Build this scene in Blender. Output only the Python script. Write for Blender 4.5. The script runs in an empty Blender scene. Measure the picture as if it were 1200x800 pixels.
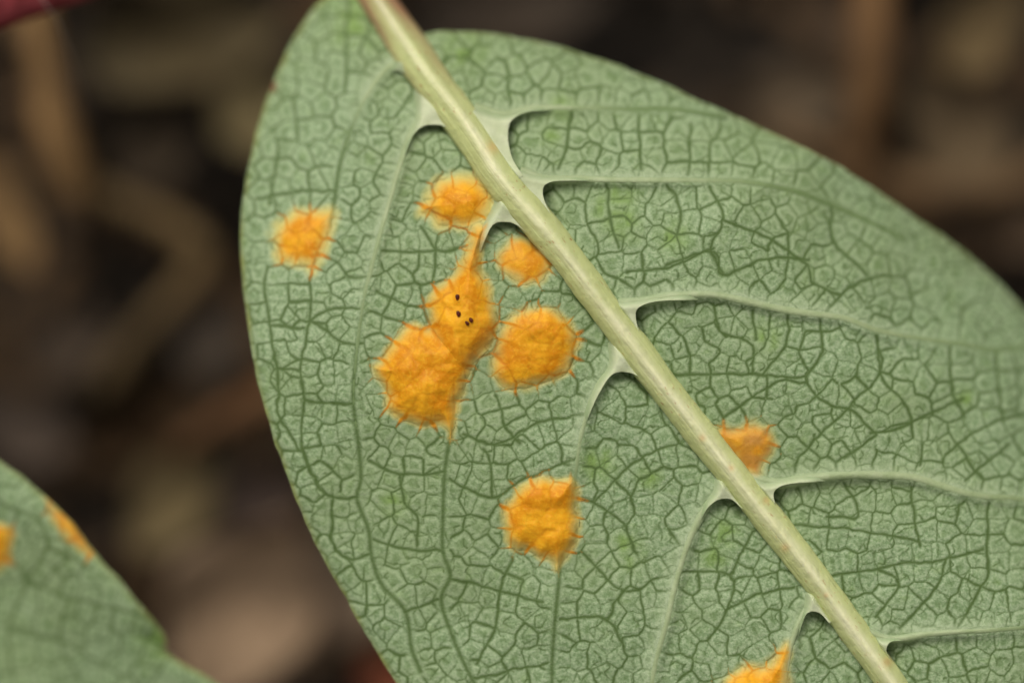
import bpy, math, random
import numpy as np
from mathutils import Vector

# ------------------------------------------------------------------ clear
for coll in (bpy.data.objects, bpy.data.meshes, bpy.data.materials, bpy.data.lights, bpy.data.cameras):
    for it in list(coll):
        coll.remove(it)
S = bpy.context.scene
COL = S.collection
R = math.radians
random.seed(7)

# ------------------------------------------------------------------ camera
# one unit is about a millimetre and a half on the plant; the lens looks straight down
D = 40.0
cam_d = bpy.data.cameras.new('camera')
cam = bpy.data.objects.new('camera', cam_d)
COL.objects.link(cam)
cam.location = (0, 0, D)
cam.rotation_euler = (0, 0, 0)
cam_d.sensor_width = 36.0
cam_d.lens = 120.0
cam_d.clip_start = 0.5
cam_d.clip_end = 500.0
cam_d.dof.use_dof = True
cam_d.dof.focus_distance = D - 0.02
APERTURE = 3.8
cam_d.dof.aperture_fstop = 1e-3 * cam_d.lens / APERTURE
S.camera = cam

# ------------------------------------------------------------------ sky and sun (overcast)
SUN_EL, SUN_AZ = R(48), R(-22)          # azimuth from +Y (picture top) towards +X
w = bpy.data.worlds.new('World')
S.world = w
w.use_nodes = True
nt = w.node_tree
bg = nt.nodes['Background']
sky = nt.nodes.new('ShaderNodeTexSky')
sky.sky_type = 'NISHITA'
sky.sun_disc = False
sky.sun_elevation = SUN_EL
sky.sun_rotation = SUN_AZ
sky.dust_density = 6.0
sky.ozone_density = 0.6
hs = nt.nodes.new('ShaderNodeHueSaturation')   # clouded over: nearly colourless
hs.inputs['Saturation'].default_value = 0.0
nt.links.new(sky.outputs[0], hs.inputs['Color'])
warm = nt.nodes.new('ShaderNodeMix')               # warm white of a thin overcast
warm.data_type = 'RGBA'; warm.blend_type = 'MULTIPLY'
warm.inputs[0].default_value = 1.0
warm.inputs[7].default_value = (1.0, 0.965, 0.90, 1)
nt.links.new(hs.outputs[0], warm.inputs[6])
nt.links.new(warm.outputs[2], bg.inputs['Color'])
bg.inputs['Strength'].default_value = 0.09
sd = bpy.data.lights.new('sun', 'SUN')
sd.energy = 1.4
sd.angle = R(38)
sd.color = (1.0, 0.95, 0.86)
sun = bpy.data.objects.new('sun', sd)
COL.objects.link(sun)
sun.location = (0, 0, 60)
sdir = Vector((math.sin(SUN_AZ) * math.cos(SUN_EL), math.cos(SUN_AZ) * math.cos(SUN_EL), math.sin(SUN_EL)))
sun.rotation_euler = sdir.to_track_quat('Z', 'Y').to_euler()

S.render.engine = 'CYCLES'
vs = S.view_settings
vs.view_transform = 'Standard'
vs.look = 'None'
vs.gamma = 1.0
vs.use_curve_mapping = False
vs.exposure = 0.0

# ------------------------------------------------------------------ numeric helpers
def sm(a, b, x):
    t = np.clip((x - a) / (b - a), 0, 1)
    return t * t * (3 - 2 * t)

def h2(i, j, seed):
    i = i.astype(np.int64); j = j.astype(np.int64)
    n = (i * 374761393 + j * 668265263 + seed * 2147483647 + 1013904223) & 0xFFFFFFFF
    n = ((n ^ (n >> 13)) * 1274126177) & 0xFFFFFFFF
    n = ((n ^ (n >> 16)) * 2246822519) & 0xFFFFFFFF
    n = n ^ (n >> 15)
    return (n & 0xFFFFFF) / float(0x1000000)

def vnoise(x, y, sc, seed):
    x = np.asarray(x, float) / sc; y = np.asarray(y, float) / sc
    i = np.floor(x); j = np.floor(y)
    u = x - i; v = y - j
    u = u * u * u * (u * (u * 6 - 15) + 10); v = v * v * v * (v * (v * 6 - 15) + 10)
    a = h2(i, j, seed); b = h2(i + 1, j, seed); c = h2(i, j + 1, seed); d = h2(i + 1, j + 1, seed)
    return (a * (1 - u) + b * u) * (1 - v) + (c * (1 - u) + d * u) * v - 0.5     # -0.5 .. 0.5

def fbm(x, y, sc, seed, n=3):
    r = 0; a = 1.0
    for k in range(n):
        r = r + a * vnoise(x, y, sc, seed + 17 * k); sc *= 0.5; a *= 0.5
    return r

def spline(pts, step=2.0, closed=False):
    p = np.array(pts, float)
    n = len(p)
    out = []
    rng = range(n if closed else n - 1)
    for k in rng:
        if closed:
            p0, p1, p2, p3 = p[(k - 1) % n], p[k], p[(k + 1) % n], p[(k + 2) % n]
        else:
            p1, p2 = p[k], p[k + 1]
            p0 = p[k - 1] if k > 0 else 2 * p1 - p2
            p3 = p[k + 2] if k + 2 < n else 2 * p2 - p1
        m = max(1, int(np.linalg.norm((p2 - p1)[:2]) / step))
        for q in range(m):
            t = q / m
            out.append(0.5 * ((2 * p1) + (-p0 + p2) * t + (2 * p0 - 5 * p1 + 4 * p2 - p3) * t * t + (-p0 + 3 * p1 - 3 * p2 + p3) * t ** 3))
    if not closed:
        out.append(p[-1])
    return np.array(out)

def seg_dist(px, py, poly, closed=False):
    """distance, signed side and arclength to a polyline, brute force on flat arrays"""
    best = np.full(px.shape, 1e9); side = np.zeros(px.shape); arc = np.zeros(px.shape)
    P = np.array(poly, float)[:, :2]
    if closed:
        P = np.vstack([P, P[:1]])
    s = 0.0
    for k in range(len(P) - 1):
        a, b = P[k], P[k + 1]
        ab = b - a; L2 = ab @ ab
        if L2 < 1e-9:
            continue
        t = np.clip(((px - a[0]) * ab[0] + (py - a[1]) * ab[1]) / L2, 0, 1)
        dx = px - a[0] - t * ab[0]; dy = py - a[1] - t * ab[1]
        d = np.hypot(dx, dy)
        m = d < best
        best = np.where(m, d, best)
        side = np.where(m, np.sign(ab[0] * dy - ab[1] * dx), side)
        arc = np.where(m, s + t * math.sqrt(L2), arc)
        s += math.sqrt(L2)
    return best, side, arc

def inside_poly(px, py, poly):
    P = np.array(poly, float)[:, :2]
    r = np.zeros(px.shape, bool)
    j = len(P) - 1
    for i in range(len(P)):
        xi, yi = P[i]; xj, yj = P[j]
        if yi != yj:
            c = ((yi > py) != (yj > py)) & (px < (xj - xi) * (py - yi) / (yj - yi) + xi)
            r ^= c
        j = i
    return r

def seeds_for(lines, box, spacing, coarse, frame, rs, off=0.46):
    """cell centres: mirrored pairs along every traced vein, so cell walls fall on the veins, and a
    loose even scatter everywhere else (wider apart away from the frame)"""
    c = spacing * 0.5
    grid = {}; pts = []
    def sp(x, y):
        o = max(frame[0] - x, x - frame[2], frame[1] - y, y - frame[3], 0)
        return spacing + (coarse - spacing) * min(o / 120.0, 1)
    def free(x, y, r):
        i, j = int(x // c), int(y // c); k = int(r // c) + 1
        for a in range(i - k, i + k + 1):
            for b in range(j - k, j + k + 1):
                for (u, v) in grid.get((a, b), ()):
                    if (u - x) ** 2 + (v - y) ** 2 < r * r: return False
        return True
    def add(x, y):
        pts.append((x, y)); grid.setdefault((int(x // c), int(y // c)), []).append((x, y))
    for P in lines:
        P = spline(P, 2.0)
        t = np.gradient(P, axis=0); t /= np.maximum(np.hypot(t[:, 0], t[:, 1]), 1e-9)[:, None]
        arc = np.concatenate([[0], np.cumsum(np.hypot(*np.diff(P, axis=0).T))])
        s = spacing * 0.3
        while s < arc[-1]:
            k = min(np.searchsorted(arc, s), len(P) - 1)
            r = sp(*P[k]); h = r * off * rs.uniform(0.8, 1.15)
            a = (P[k, 0] - t[k, 1] * h, P[k, 1] + t[k, 0] * h); b = (P[k, 0] + t[k, 1] * h, P[k, 1] - t[k, 0] * h)
            if free(*a, h * 1.15) and free(*b, h * 1.15):
                add(*a); add(*b)
            s += r * rs.uniform(0.75, 1.1)
    for k in range(60000):
        x, y = rs.uniform(box[0], box[2]), rs.uniform(box[1], box[3])
        r = sp(x, y)
        if r > spacing * 1.05 and rs.rand() > (spacing / r) ** 2: continue
        if free(x, y, r * rs.uniform(0.70, 0.92)): add(x, y)
    return np.array(pts)

def cells(xs, ys, XX, YY, pts, reach, group=None):
    """nearest centre, distance to the cell wall, hash of the wall, and whether the wall parts two groups"""
    f1 = np.full(XX.shape, 1e9); cid = np.full(XX.shape, -1)
    wins = []
    for k, (x, y) in enumerate(pts):
        i0, i1 = np.searchsorted(xs, (x - reach, x + reach)); j0, j1 = np.searchsorted(ys, (y - reach, y + reach))
        sl = (slice(j0, j1), slice(i0, i1)); wins.append(sl)
        d = (XX[sl] - x) ** 2 + (YY[sl] - y) ** 2
        m = d < f1[sl]
        f1[sl] = np.where(m, d, f1[sl]); cid[sl] = np.where(m, k, cid[sl])
    sx = pts[np.maximum(cid, 0), 0]; sy = pts[np.maximum(cid, 0), 1]
    e = np.full(XX.shape, 99.0); nb = np.full(XX.shape, -1)
    for k, (x, y) in enumerate(pts):
        sl = wins[k]
        gdist = np.hypot(sx[sl] - x, sy[sl] - y)
        d = ((XX[sl] - x) ** 2 + (YY[sl] - y) ** 2 - f1[sl]) / (2 * np.maximum(gdist, 1e-6))
        m = (cid[sl] != k) & (d < e[sl])
        e[sl] = np.where(m, d, e[sl]); nb[sl] = np.where(m, k, nb[sl])
    a = np.minimum(cid, nb); b = np.maximum(cid, nb)
    hsh = h2(a, b, 991)
    return cid, np.maximum(e, 0), nb, hsh

def wx(px, z): return (np.asarray(px) - 600.0) / 100.0 * (D - z) / D
def wy(py, z): return (400.0 - np.asarray(py)) / 100.0 * (D - z) / D
def at(px, py, z): return Vector((float(wx(px, z)), float(wy(py, z)), float(z)))

# ------------------------------------------------------------------ object helpers
def tag(o, label=None, cat=None, group=None, kind=None):
    if label: o['label'] = label
    if cat: o['category'] = cat
    if group: o['group'] = group
    if kind: o['kind'] = kind
    return o

def empty(name, loc, label, cat, group=None):
    o = bpy.data.objects.new(name, None)
    COL.objects.link(o)
    o.location = loc
    o.empty_display_size = 0.3
    return tag(o, label, cat, group)

def mesh_obj(name, V, F, mat, parent=None, attrs=None, smooth=True, base=None):
    """V: (n,3) world points, F: list of tuples or an (m,4)/(m,3) array"""
    V = np.asarray(V, np.float32)
    origin = np.zeros(3, np.float32)
    if parent is not None:
        origin = np.array(parent.location, np.float32)
    elif base is not None:
        origin = np.array(base, np.float32)
    me = bpy.data.meshes.new(name)
    if isinstance(F, np.ndarray):
        m, k = F.shape
        me.vertices.add(len(V)); me.vertices.foreach_set('co', (V - origin).ravel())
        me.loops.add(m * k); me.loops.foreach_set('vertex_index', F.astype(np.int32).ravel())
        me.polygons.add(m)
        me.polygons.foreach_set('loop_start', np.arange(0, m * k, k, dtype=np.int32))
        me.polygons.foreach_set('loop_total', np.full(m, k, np.int32))
        me.update(calc_edges=True)
    else:
        me.from_pydata([tuple(v - origin) for v in V], [], F)
        me.update()
    if smooth:
        me.polygons.foreach_set('use_smooth', np.ones(len(me.polygons), bool))
    for n, arr in (attrs or {}).items():
        a = me.attributes.new(n, 'FLOAT', 'POINT')
        a.data.foreach_set('value', np.asarray(arr, np.float32))
    me.materials.append(mat)
    o = bpy.data.objects.new(name, me)
    COL.objects.link(o)
    if parent is not None:
        o.parent = parent
    else:
        o.location = origin
    return o

# ------------------------------------------------------------------ materials
def new_mat(name):
    m = bpy.data.materials.new(name); m.use_nodes = True
    t = m.node_tree
    return m, t, t.nodes['Principled BSDF']

class NT:
    def __init__(s, t): s.t = t
    def n(s, kind, **kw):
        nd = s.t.nodes.new(kind)
        for k, v in kw.items(): setattr(nd, k, v)
        return nd
    def l(s, a, b): s.t.links.new(a, b)
    def attr(s, name):
        nd = s.n('ShaderNodeAttribute'); nd.attribute_name = name
        return nd.outputs['Fac']
    def noise(s, scale, detail=3, rough=0.55, vec=None, stretch=None):
        tc = s.n('ShaderNodeTexCoord').outputs['Object'] if vec is None else vec
        if stretch:
            mp = s.n('ShaderNodeMapping'); mp.inputs['Scale'].default_value = stretch
            s.l(tc, mp.inputs['Vector']); tc = mp.outputs[0]
        nd = s.n('ShaderNodeTexNoise')
        nd.inputs['Scale'].default_value = scale; nd.inputs['Detail'].default_value = detail; nd.inputs['Roughness'].default_value = rough
        s.l(tc, nd.inputs['Vector'])
        return nd.outputs['Fac']
    def voro(s, scale):
        tc = s.n('ShaderNodeTexCoord').outputs['Object']
        nd = s.n('ShaderNodeTexVoronoi'); nd.inputs['Scale'].default_value = scale
        s.l(tc, nd.inputs['Vector'])
        return nd.outputs['Distance']
    def ramp(s, fac, a, b, lo=0.0, hi=1.0):
        nd = s.n('ShaderNodeMapRange'); nd.clamp = True
        nd.inputs['From Min'].default_value = a; nd.inputs['From Max'].default_value = b
        nd.inputs['To Min'].default_value = lo; nd.inputs['To Max'].default_value = hi
        s.l(fac, nd.inputs['Value'])
        return nd.outputs[0]
    def math(s, op, a, b):
        nd = s.n('ShaderNodeMath'); nd.operation = op
        for k, v in ((0, a), (1, b)):
            if isinstance(v, (int, float)): nd.inputs[k].default_value = v
            else: s.l(v, nd.inputs[k])
        return nd.outputs[0]
    def mix(s, fac, a, b, mode='MIX'):
        nd = s.n('ShaderNodeMix'); nd.data_type = 'RGBA'; nd.blend_type = mode
        if isinstance(fac, (int, float)): nd.inputs[0].default_value = fac
        else: s.l(fac, nd.inputs[0])
        for k, v in ((6, a), (7, b)):
            if isinstance(v, tuple): nd.inputs[k].default_value = (*v, 1)
            else: s.l(v, nd.inputs[k])
        return nd.outputs[2]
    def bump(s, height, strength, dist, normal=None):
        nd = s.n('ShaderNodeBump'); nd.inputs['Strength'].default_value = strength; nd.inputs['Distance'].default_value = dist
        s.l(height, nd.inputs['Height'])
        if normal: s.l(normal, nd.inputs['Normal'])
        return nd.outputs[0]

def leaf_colour(N):
    """glaucous underside: pale waxy areoles between darker translucent veinlets"""
    grain = N.noise(31, 2, 0.65)
    grain2 = N.voro(30)
    blot = N.noise(0.55, 4, 0.6)
    mid = N.noise(5.5, 2, 0.5)
    c = N.mix(N.ramp(grain, 0.41, 0.59), (0.176, 0.278, 0.124), (0.388, 0.492, 0.296))
    c = N.mix(N.ramp(grain2, 0.05, 0.5, 0.0, 0.35), c, (0.21, 0.305, 0.145))
    c = N.mix(N.ramp(blot, 0.44, 0.62, 0.0, 0.6), c, (0.225, 0.305, 0.135))
    c = N.mix(N.ramp(mid, 0.60, 0.74, 0.0, 0.28), c, (0.20, 0.33, 0.075))
    c = N.mix(N.math('MULTIPLY', N.attr('pit'), 0.52), c, (0.112, 0.190, 0.060))
    c = N.mix(N.math('MULTIPLY', N.attr('ring'), 0.34), c, (0.43, 0.515, 0.335))
    c = N.mix(N.attr('pale'), c, (0.40, 0.475, 0.30))
    c = N.mix(N.attr('yellow'), c, (0.185, 0.305, 0.060))
    c = N.mix(N.attr('veinlet'), c, (0.068, 0.120, 0.025))
    c = N.mix(N.attr('ridge'), c, (0.33, 0.42, 0.24))
    return c, grain

def rust_colour(N):
    n1 = N.noise(4.0, 3, 0.55)
    n2 = N.noise(24, 2, 0.6)
    o = N.mix(N.ramp(n1, 0.38, 0.64), (0.69, 0.265, 0.006), (0.86, 0.42, 0.016))
    o = N.mix(N.ramp(n2, 0.5, 0.72, 0, 0.4), o, (0.92, 0.53, 0.04))
    o = N.mix(N.attr('heart'), (0.74, 0.46, 0.085), o)
    o = N.mix(N.attr('deep'), o, (0.50, 0.165, 0.006))
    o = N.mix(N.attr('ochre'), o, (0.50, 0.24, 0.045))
    return o, n2

def mat_blade():
    m, t, p = new_mat('glaucous leaf underside'); N = NT(t)
    c, grain = leaf_colour(N)
    c = N.mix(N.attr('halo'), c, (0.66, 0.60, 0.20))
    o, n2 = rust_colour(N)
    c = N.mix(N.attr('rust'), c, o)
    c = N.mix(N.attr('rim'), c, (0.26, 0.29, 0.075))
    c = N.mix(N.attr('scar'), c, (0.22, 0.06, 0.03))
    N.l(c, p.inputs['Base Color'])
    b = N.bump(grain, 0.45, 0.025)
    N.l(b, p.inputs['Normal'])
    p.inputs['Roughness'].default_value = 0.62
    p.inputs['Sheen Weight'].default_value = 0.22      # the powdery wax bloom
    p.inputs['Sheen Roughness'].default_value = 0.45
    p.inputs['Specular IOR Level'].default_value = 0.3
    return m

def mat_rust():
    m, t, p = new_mat('orange rust pustule'); N = NT(t)
    o, n2 = rust_colour(N)
    c, grain = leaf_colour(N)
    c = N.mix(N.attr('halo'), c, (0.66, 0.60, 0.20))
    c = N.mix(N.attr('rust'), c, o)
    N.l(c, p.inputs['Base Color'])
    b = N.bump(n2, 0.3, 0.025)
    b = N.bump(N.noise(6, 2), 0.07, 0.05, b)
    N.l(b, p.inputs['Normal'])
    p.inputs['Roughness'].default_value = 0.5
    p.inputs['Specular IOR Level'].default_value = 0.16
    p.inputs['Subsurface Weight'].default_value = 0.25
    p.inputs['Subsurface Radius'].default_value = (0.10, 0.05, 0.02)
    p.inputs['Subsurface Scale'].default_value = 0.6
    return m

def mat_midrib():
    m, t, p = new_mat('midrib'); N = NT(t)
    streak = N.noise(9, 4, 0.6)
    tex = N.n('ShaderNodeAttribute'); tex.attribute_name = 'along'
    ac = N.n('ShaderNodeAttribute'); ac.attribute_name = 'across'
    cb = N.n('ShaderNodeCombineXYZ')
    N.l(tex.outputs['Fac'], cb.inputs[0]); N.l(ac.outputs['Fac'], cb.inputs[1])
    fib = N.noise(1.0, 4, 0.6, vec=cb.outputs[0], stretch=(1.6, 42.0, 1))
    fleck = N.noise(1.0, 3, 0.6, vec=cb.outputs[0], stretch=(9.0, 38.0, 1))
    fle2 = N.noise(1.0, 1, 0.5, vec=cb.outputs[0], stretch=(0.9, 1.0, 1))
    c = N.mix(N.attr('keel'), (0.55, 0.60, 0.26), (0.85, 0.835, 0.56))
    c = N.mix(N.ramp(fib, 0.40, 0.66, 0, 0.32), c, (0.56, 0.59, 0.265))
    c = N.mix(N.ramp(streak, 0.5, 0.75, 0, 0.3), c, (0.41, 0.485, 0.18))
    c = N.mix(N.attr('pink'), c, (0.36, 0.17, 0.10))
    f = N.math('MULTIPLY', N.ramp(fleck, 0.63, 0.68), N.ramp(fle2, 0.45, 0.55))
    c = N.mix(N.math('MULTIPLY', f, 0.75), c, (0.40, 0.15, 0.04))
    c = N.mix(N.math('MULTIPLY', N.attr('stain'), 0.5), c, (0.72, 0.42, 0.15))
    N.l(c, p.inputs['Base Color'])
    b = N.bump(fib, 0.4, 0.04)
    b = N.bump(N.noise(7, 3), 0.35, 0.06, b)
    b = N.bump(N.noise(22, 2), 0.25, 0.02, b)
    N.l(b, p.inputs['Normal'])
    p.inputs['Roughness'].default_value = 0.7
    p.inputs['Specular IOR Level'].default_value = 0.2
    p.inputs['Subsurface Weight'].default_value = 0.2
    p.inputs['Subsurface Radius'].default_value = (0.10, 0.10, 0.04)
    p.inputs['Subsurface Scale'].default_value = 0.5
    return m

def mat_vein():
    m, t, p = new_mat('side vein'); N = NT(t)
    c, grain = leaf_colour(N)
    v = N.mix(N.ramp(N.noise(7, 3), 0.35, 0.7), (0.32, 0.40, 0.205), (0.41, 0.48, 0.28))
    v = N.mix(N.attr('greening'), v, (0.125, 0.20, 0.065))
    c = N.mix(N.attr('core'), c, v)
    o, n2 = rust_colour(N)
    c = N.mix(N.attr('rust'), c, o)
    N.l(c, p.inputs['Base Color'])
    N.l(N.bump(grain, 0.35, 0.02), p.inputs['Normal'])
    p.inputs['Roughness'].default_value = 0.55
    p.inputs['Specular IOR Level'].default_value = 0.35
    return m

def mat_web():
    m, t, p = new_mat('pale web'); N = NT(t)
    c = N.mix(N.ramp(N.noise(6, 3), 0.35, 0.7), (0.52, 0.58, 0.36), (0.62, 0.665, 0.455))
    c = N.mix(N.attr('root'), c, (0.30, 0.39, 0.21))
    o, n2 = rust_colour(N)
    c = N.mix(N.attr('rust'), c, o)
    N.l(c, p.inputs['Base Color'])
    N.l(N.bump(N.noise(25, 2), 0.35, 0.02), p.inputs['Normal'])
    p.inputs['Specular IOR Level'].default_value = 0.2
    p.inputs['Roughness'].default_value = 0.55
    p.inputs['Subsurface Weight'].default_value = 0.2
    p.inputs['Subsurface Radius'].default_value = (0.08, 0.09, 0.05)
    p.inputs['Subsurface Scale'].default_value = 0.5
    return m

def mat_plain(name, c1, c2, scale=3.0, rough=0.8, bump=0.5, dist=0.1, stretch=None, spec=0.3):
    m, t, p = new_mat(name); N = NT(t)
    f = N.noise(scale, 4, 0.6, stretch=stretch)
    N.l(N.mix(N.ramp(f, 0.35, 0.68), c1, c2), p.inputs['Base Color'])
    N.l(N.bump(N.noise(scale * 3, 4, stretch=stretch), bump, dist), p.inputs['Normal'])
    p.inputs['Roughness'].default_value = rough
    p.inputs['Specular IOR Level'].default_value = spec
    return m

M_BLADE, M_RUST, M_MID, M_VEIN, M_WEB = mat_blade(), mat_rust(), mat_midrib(), mat_vein(), mat_web()

# ================================================================== SETTING
# soil sheet with crumbs and hollows
GZ = -10.4
n = 150
gx = np.concatenate([np.linspace(-120, -22, 25)[:-1], np.linspace(-22, 22, n), np.linspace(22, 120, 25)[1:]])
GX, GY = np.meshgrid(gx, gx)
def ground_z(x, y):
    return GZ + 1.7 * fbm(x, y, 4.0, 3, 4) + 0.9 * fbm(x, y, 1.3, 31, 2)
GZZ = ground_z(GX, GY)
k = len(gx)
idx = np.arange(k * k).reshape(k, k)
F = np.stack([idx[:-1, :-1], idx[:-1, 1:], idx[1:, 1:], idx[1:, :-1]], -1).reshape(-1, 4)
soil = mesh_obj('soil', np.stack([GX.ravel(), GY.ravel(), GZZ.ravel()], 1), F,
                mat_plain('dark humus', (0.008, 0.006, 0.004), (0.03, 0.020, 0.012), 0.9, 0.95, 1.0, 0.5))
tag(soil, kind='structure')

# ================================================================== MAIN LEAF: traced outlines and veins (photograph pixels)
OUT = [(425, -24), (408, -20), (390, -12), (375, 2), (355, 27), (340, 52), (327, 80), (318, 103), (305, 140), (295, 180),
       (287, 220), (282, 275), (284, 330), (289, 370), (296, 415), (306, 465), (321, 515), (340, 570), (365, 628), (400, 692),
       (438, 757), (467, 803), (540, 895), (640, 1000), (780, 1120), (960, 1240), (1150, 1330), (1350, 1390), (1500, 1415), (1560, 1420),
       (1600, 1370), (1615, 1290), (1600, 1160), (1560, 1000), (1490, 820), (1400, 640), (1300, 490), (1200, 362), (1150, 312), (1100, 272),
       (1050, 238), (1000, 205), (950, 177), (900, 153), (850, 131), (800, 109), (750, 87), (700, 68), (650, 53), (600, 43),
       (550, 38), (520, 37), (497, 40), (482, 43), (468, 32), (455, 5), (440, -22)]
MID = [(442, 0, 19), (500, 87, 21.5), (545, 147, 20.5), (588, 210, 20.5), (663, 300, 18.5), (741, 405, 18), (830, 520, 17.5), (942, 660, 17.5),
       (1045, 800, 16), (1160, 960, 13), (1320, 1170, 10), (1450, 1310, 7), (1552, 1412, 3)]
# side veins: points, half width at the base, arclength over which the pale vein turns green
VEINS = [
    ('L', [(484, 62), (456, 78), (432, 108), (412, 150), (398, 195), (392, 235), (386, 265)], 4.5, 140),
    ('L', [(505, 128), (484, 152), (467, 200), (449, 262), (436, 312), (425, 360), (417, 420), (414, 470), (420, 520), (423, 562), (418, 583),
           (432, 621), (435, 649), (447, 684), (475, 716), (482, 758), (493, 786)], 5.5, 330),
    ('L', [(600, 232), (575, 258), (559, 290), (547, 322), (537, 360), (531, 430), (531, 490), (526, 520), (521, 555), (519, 604), (519, 646), (528, 674),
           (517, 702), (531, 747), (556, 800), (600, 870)], 5.0, 110),
    ('L', [(735, 415), (712, 438), (693, 472), (681, 510), (676, 545), (670, 590), (660, 640), (654, 690), (649, 744), (647, 800), (655, 860)], 6.0, 200),
    ('L', [(852, 565), (830, 590), (812, 622), (800, 655), (790, 690), (781, 730), (771, 765), (764, 800), (760, 860)], 6.0, 420),
    ('L', [(960, 690), (940, 722), (928, 752), (922, 790), (918, 850), (925, 920)], 5.0, 200),
    ('R', [(556, 125), (592, 133), (625, 127), (680, 126), (740, 128), (790, 128), (850, 138)], 5.0, 200),
    ('R', [(610, 200), (641, 209), (690, 210), (760, 211), (820, 211), (870, 213), (930, 224), (975, 241), (1015, 258), (1060, 280)], 5.0, 330),
    ('R', [(725, 355), (757, 353), (790, 347), (835, 345), (880, 354), (925, 364), (985, 372), (1030, 388), (1080, 397), (1130, 404), (1165, 410), (1215, 408), (1300, 440)], 5.5, 520),
    ('R', [(880, 560), (912, 566), (950, 560), (1000, 556), (1060, 558), (1100, 568), (1145, 580), (1215, 588), (1300, 620)], 6.0, 480),
    ('R', [(1015, 740), (1045, 748), (1090, 742), (1140, 739), (1215, 735), (1300, 745)], 4.5, 240),
    ('R', [(1120, 905), (1180, 915), (1260, 905), (1400, 920)], 4.5, 240),
]
# pale webs in the vein axils: outer line and free arched edge, both from the midrib outwards
WEBS = [
    ([(466, 66), (459, 73), (452, 82)], [(474, 86), (466, 83), (460, 84), (455, 89)]),
    ([(484, 106), (487, 130), (483, 150), (474, 172), (469, 190)], [(540, 160), (522, 149), (508, 146), (494, 149), (484, 159), (477, 176), (472, 192)]),
    ([(576, 222), (579, 236), (572, 252), (562, 272), (553, 296)], [(630, 286), (614, 270), (602, 262), (592, 260), (582, 261), (575, 267), (569, 280), (561, 300)]),
    ([(712, 402), (713, 428), (700, 447), (690, 468), (679, 496)], [(764, 460), (750, 443), (739, 437), (725, 436), (715, 441), (706, 454), (696, 473), (685, 500)]),
    ([(838, 560), (835, 577), (825, 590), (815, 611)], [(870, 596), (857, 585), (843, 585), (832, 592), (825, 602), (818, 618)]),
    ([(944, 694), (941, 716), (932, 738)], [(972, 730), (962, 719), (953, 716), (945, 719), (940, 731), (935, 746)]),
    ([(560, 126), (575, 132), (592, 134), (620, 127), (652, 123)], [(613, 206), (601, 187), (596, 168), (596, 150), (602, 139), (620, 131), (652, 129)]),
    ([(612, 198), (624, 203), (641, 206), (700, 207)], [(652, 262), (640, 240), (636, 225), (640, 216), (655, 212), (700, 212)]),
    ([(704, 346), (716, 350), (735, 352), (767, 348), (820, 340)], [(760, 410), (749, 388), (745, 370), (748, 361), (760, 355), (781, 352), (820, 351)]),
    ([(876, 552), (887, 558), (899, 564), (927, 559), (970, 552)], [(914, 608), (908, 588), (907, 577), (914, 570), (930, 566), (970, 563)]),
    ([(1014, 738), (1025, 744), (1035, 746), (1066, 744)], [(1044, 772), (1039, 763), (1040, 756), (1046, 751), (1066, 750)]),
]
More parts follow.
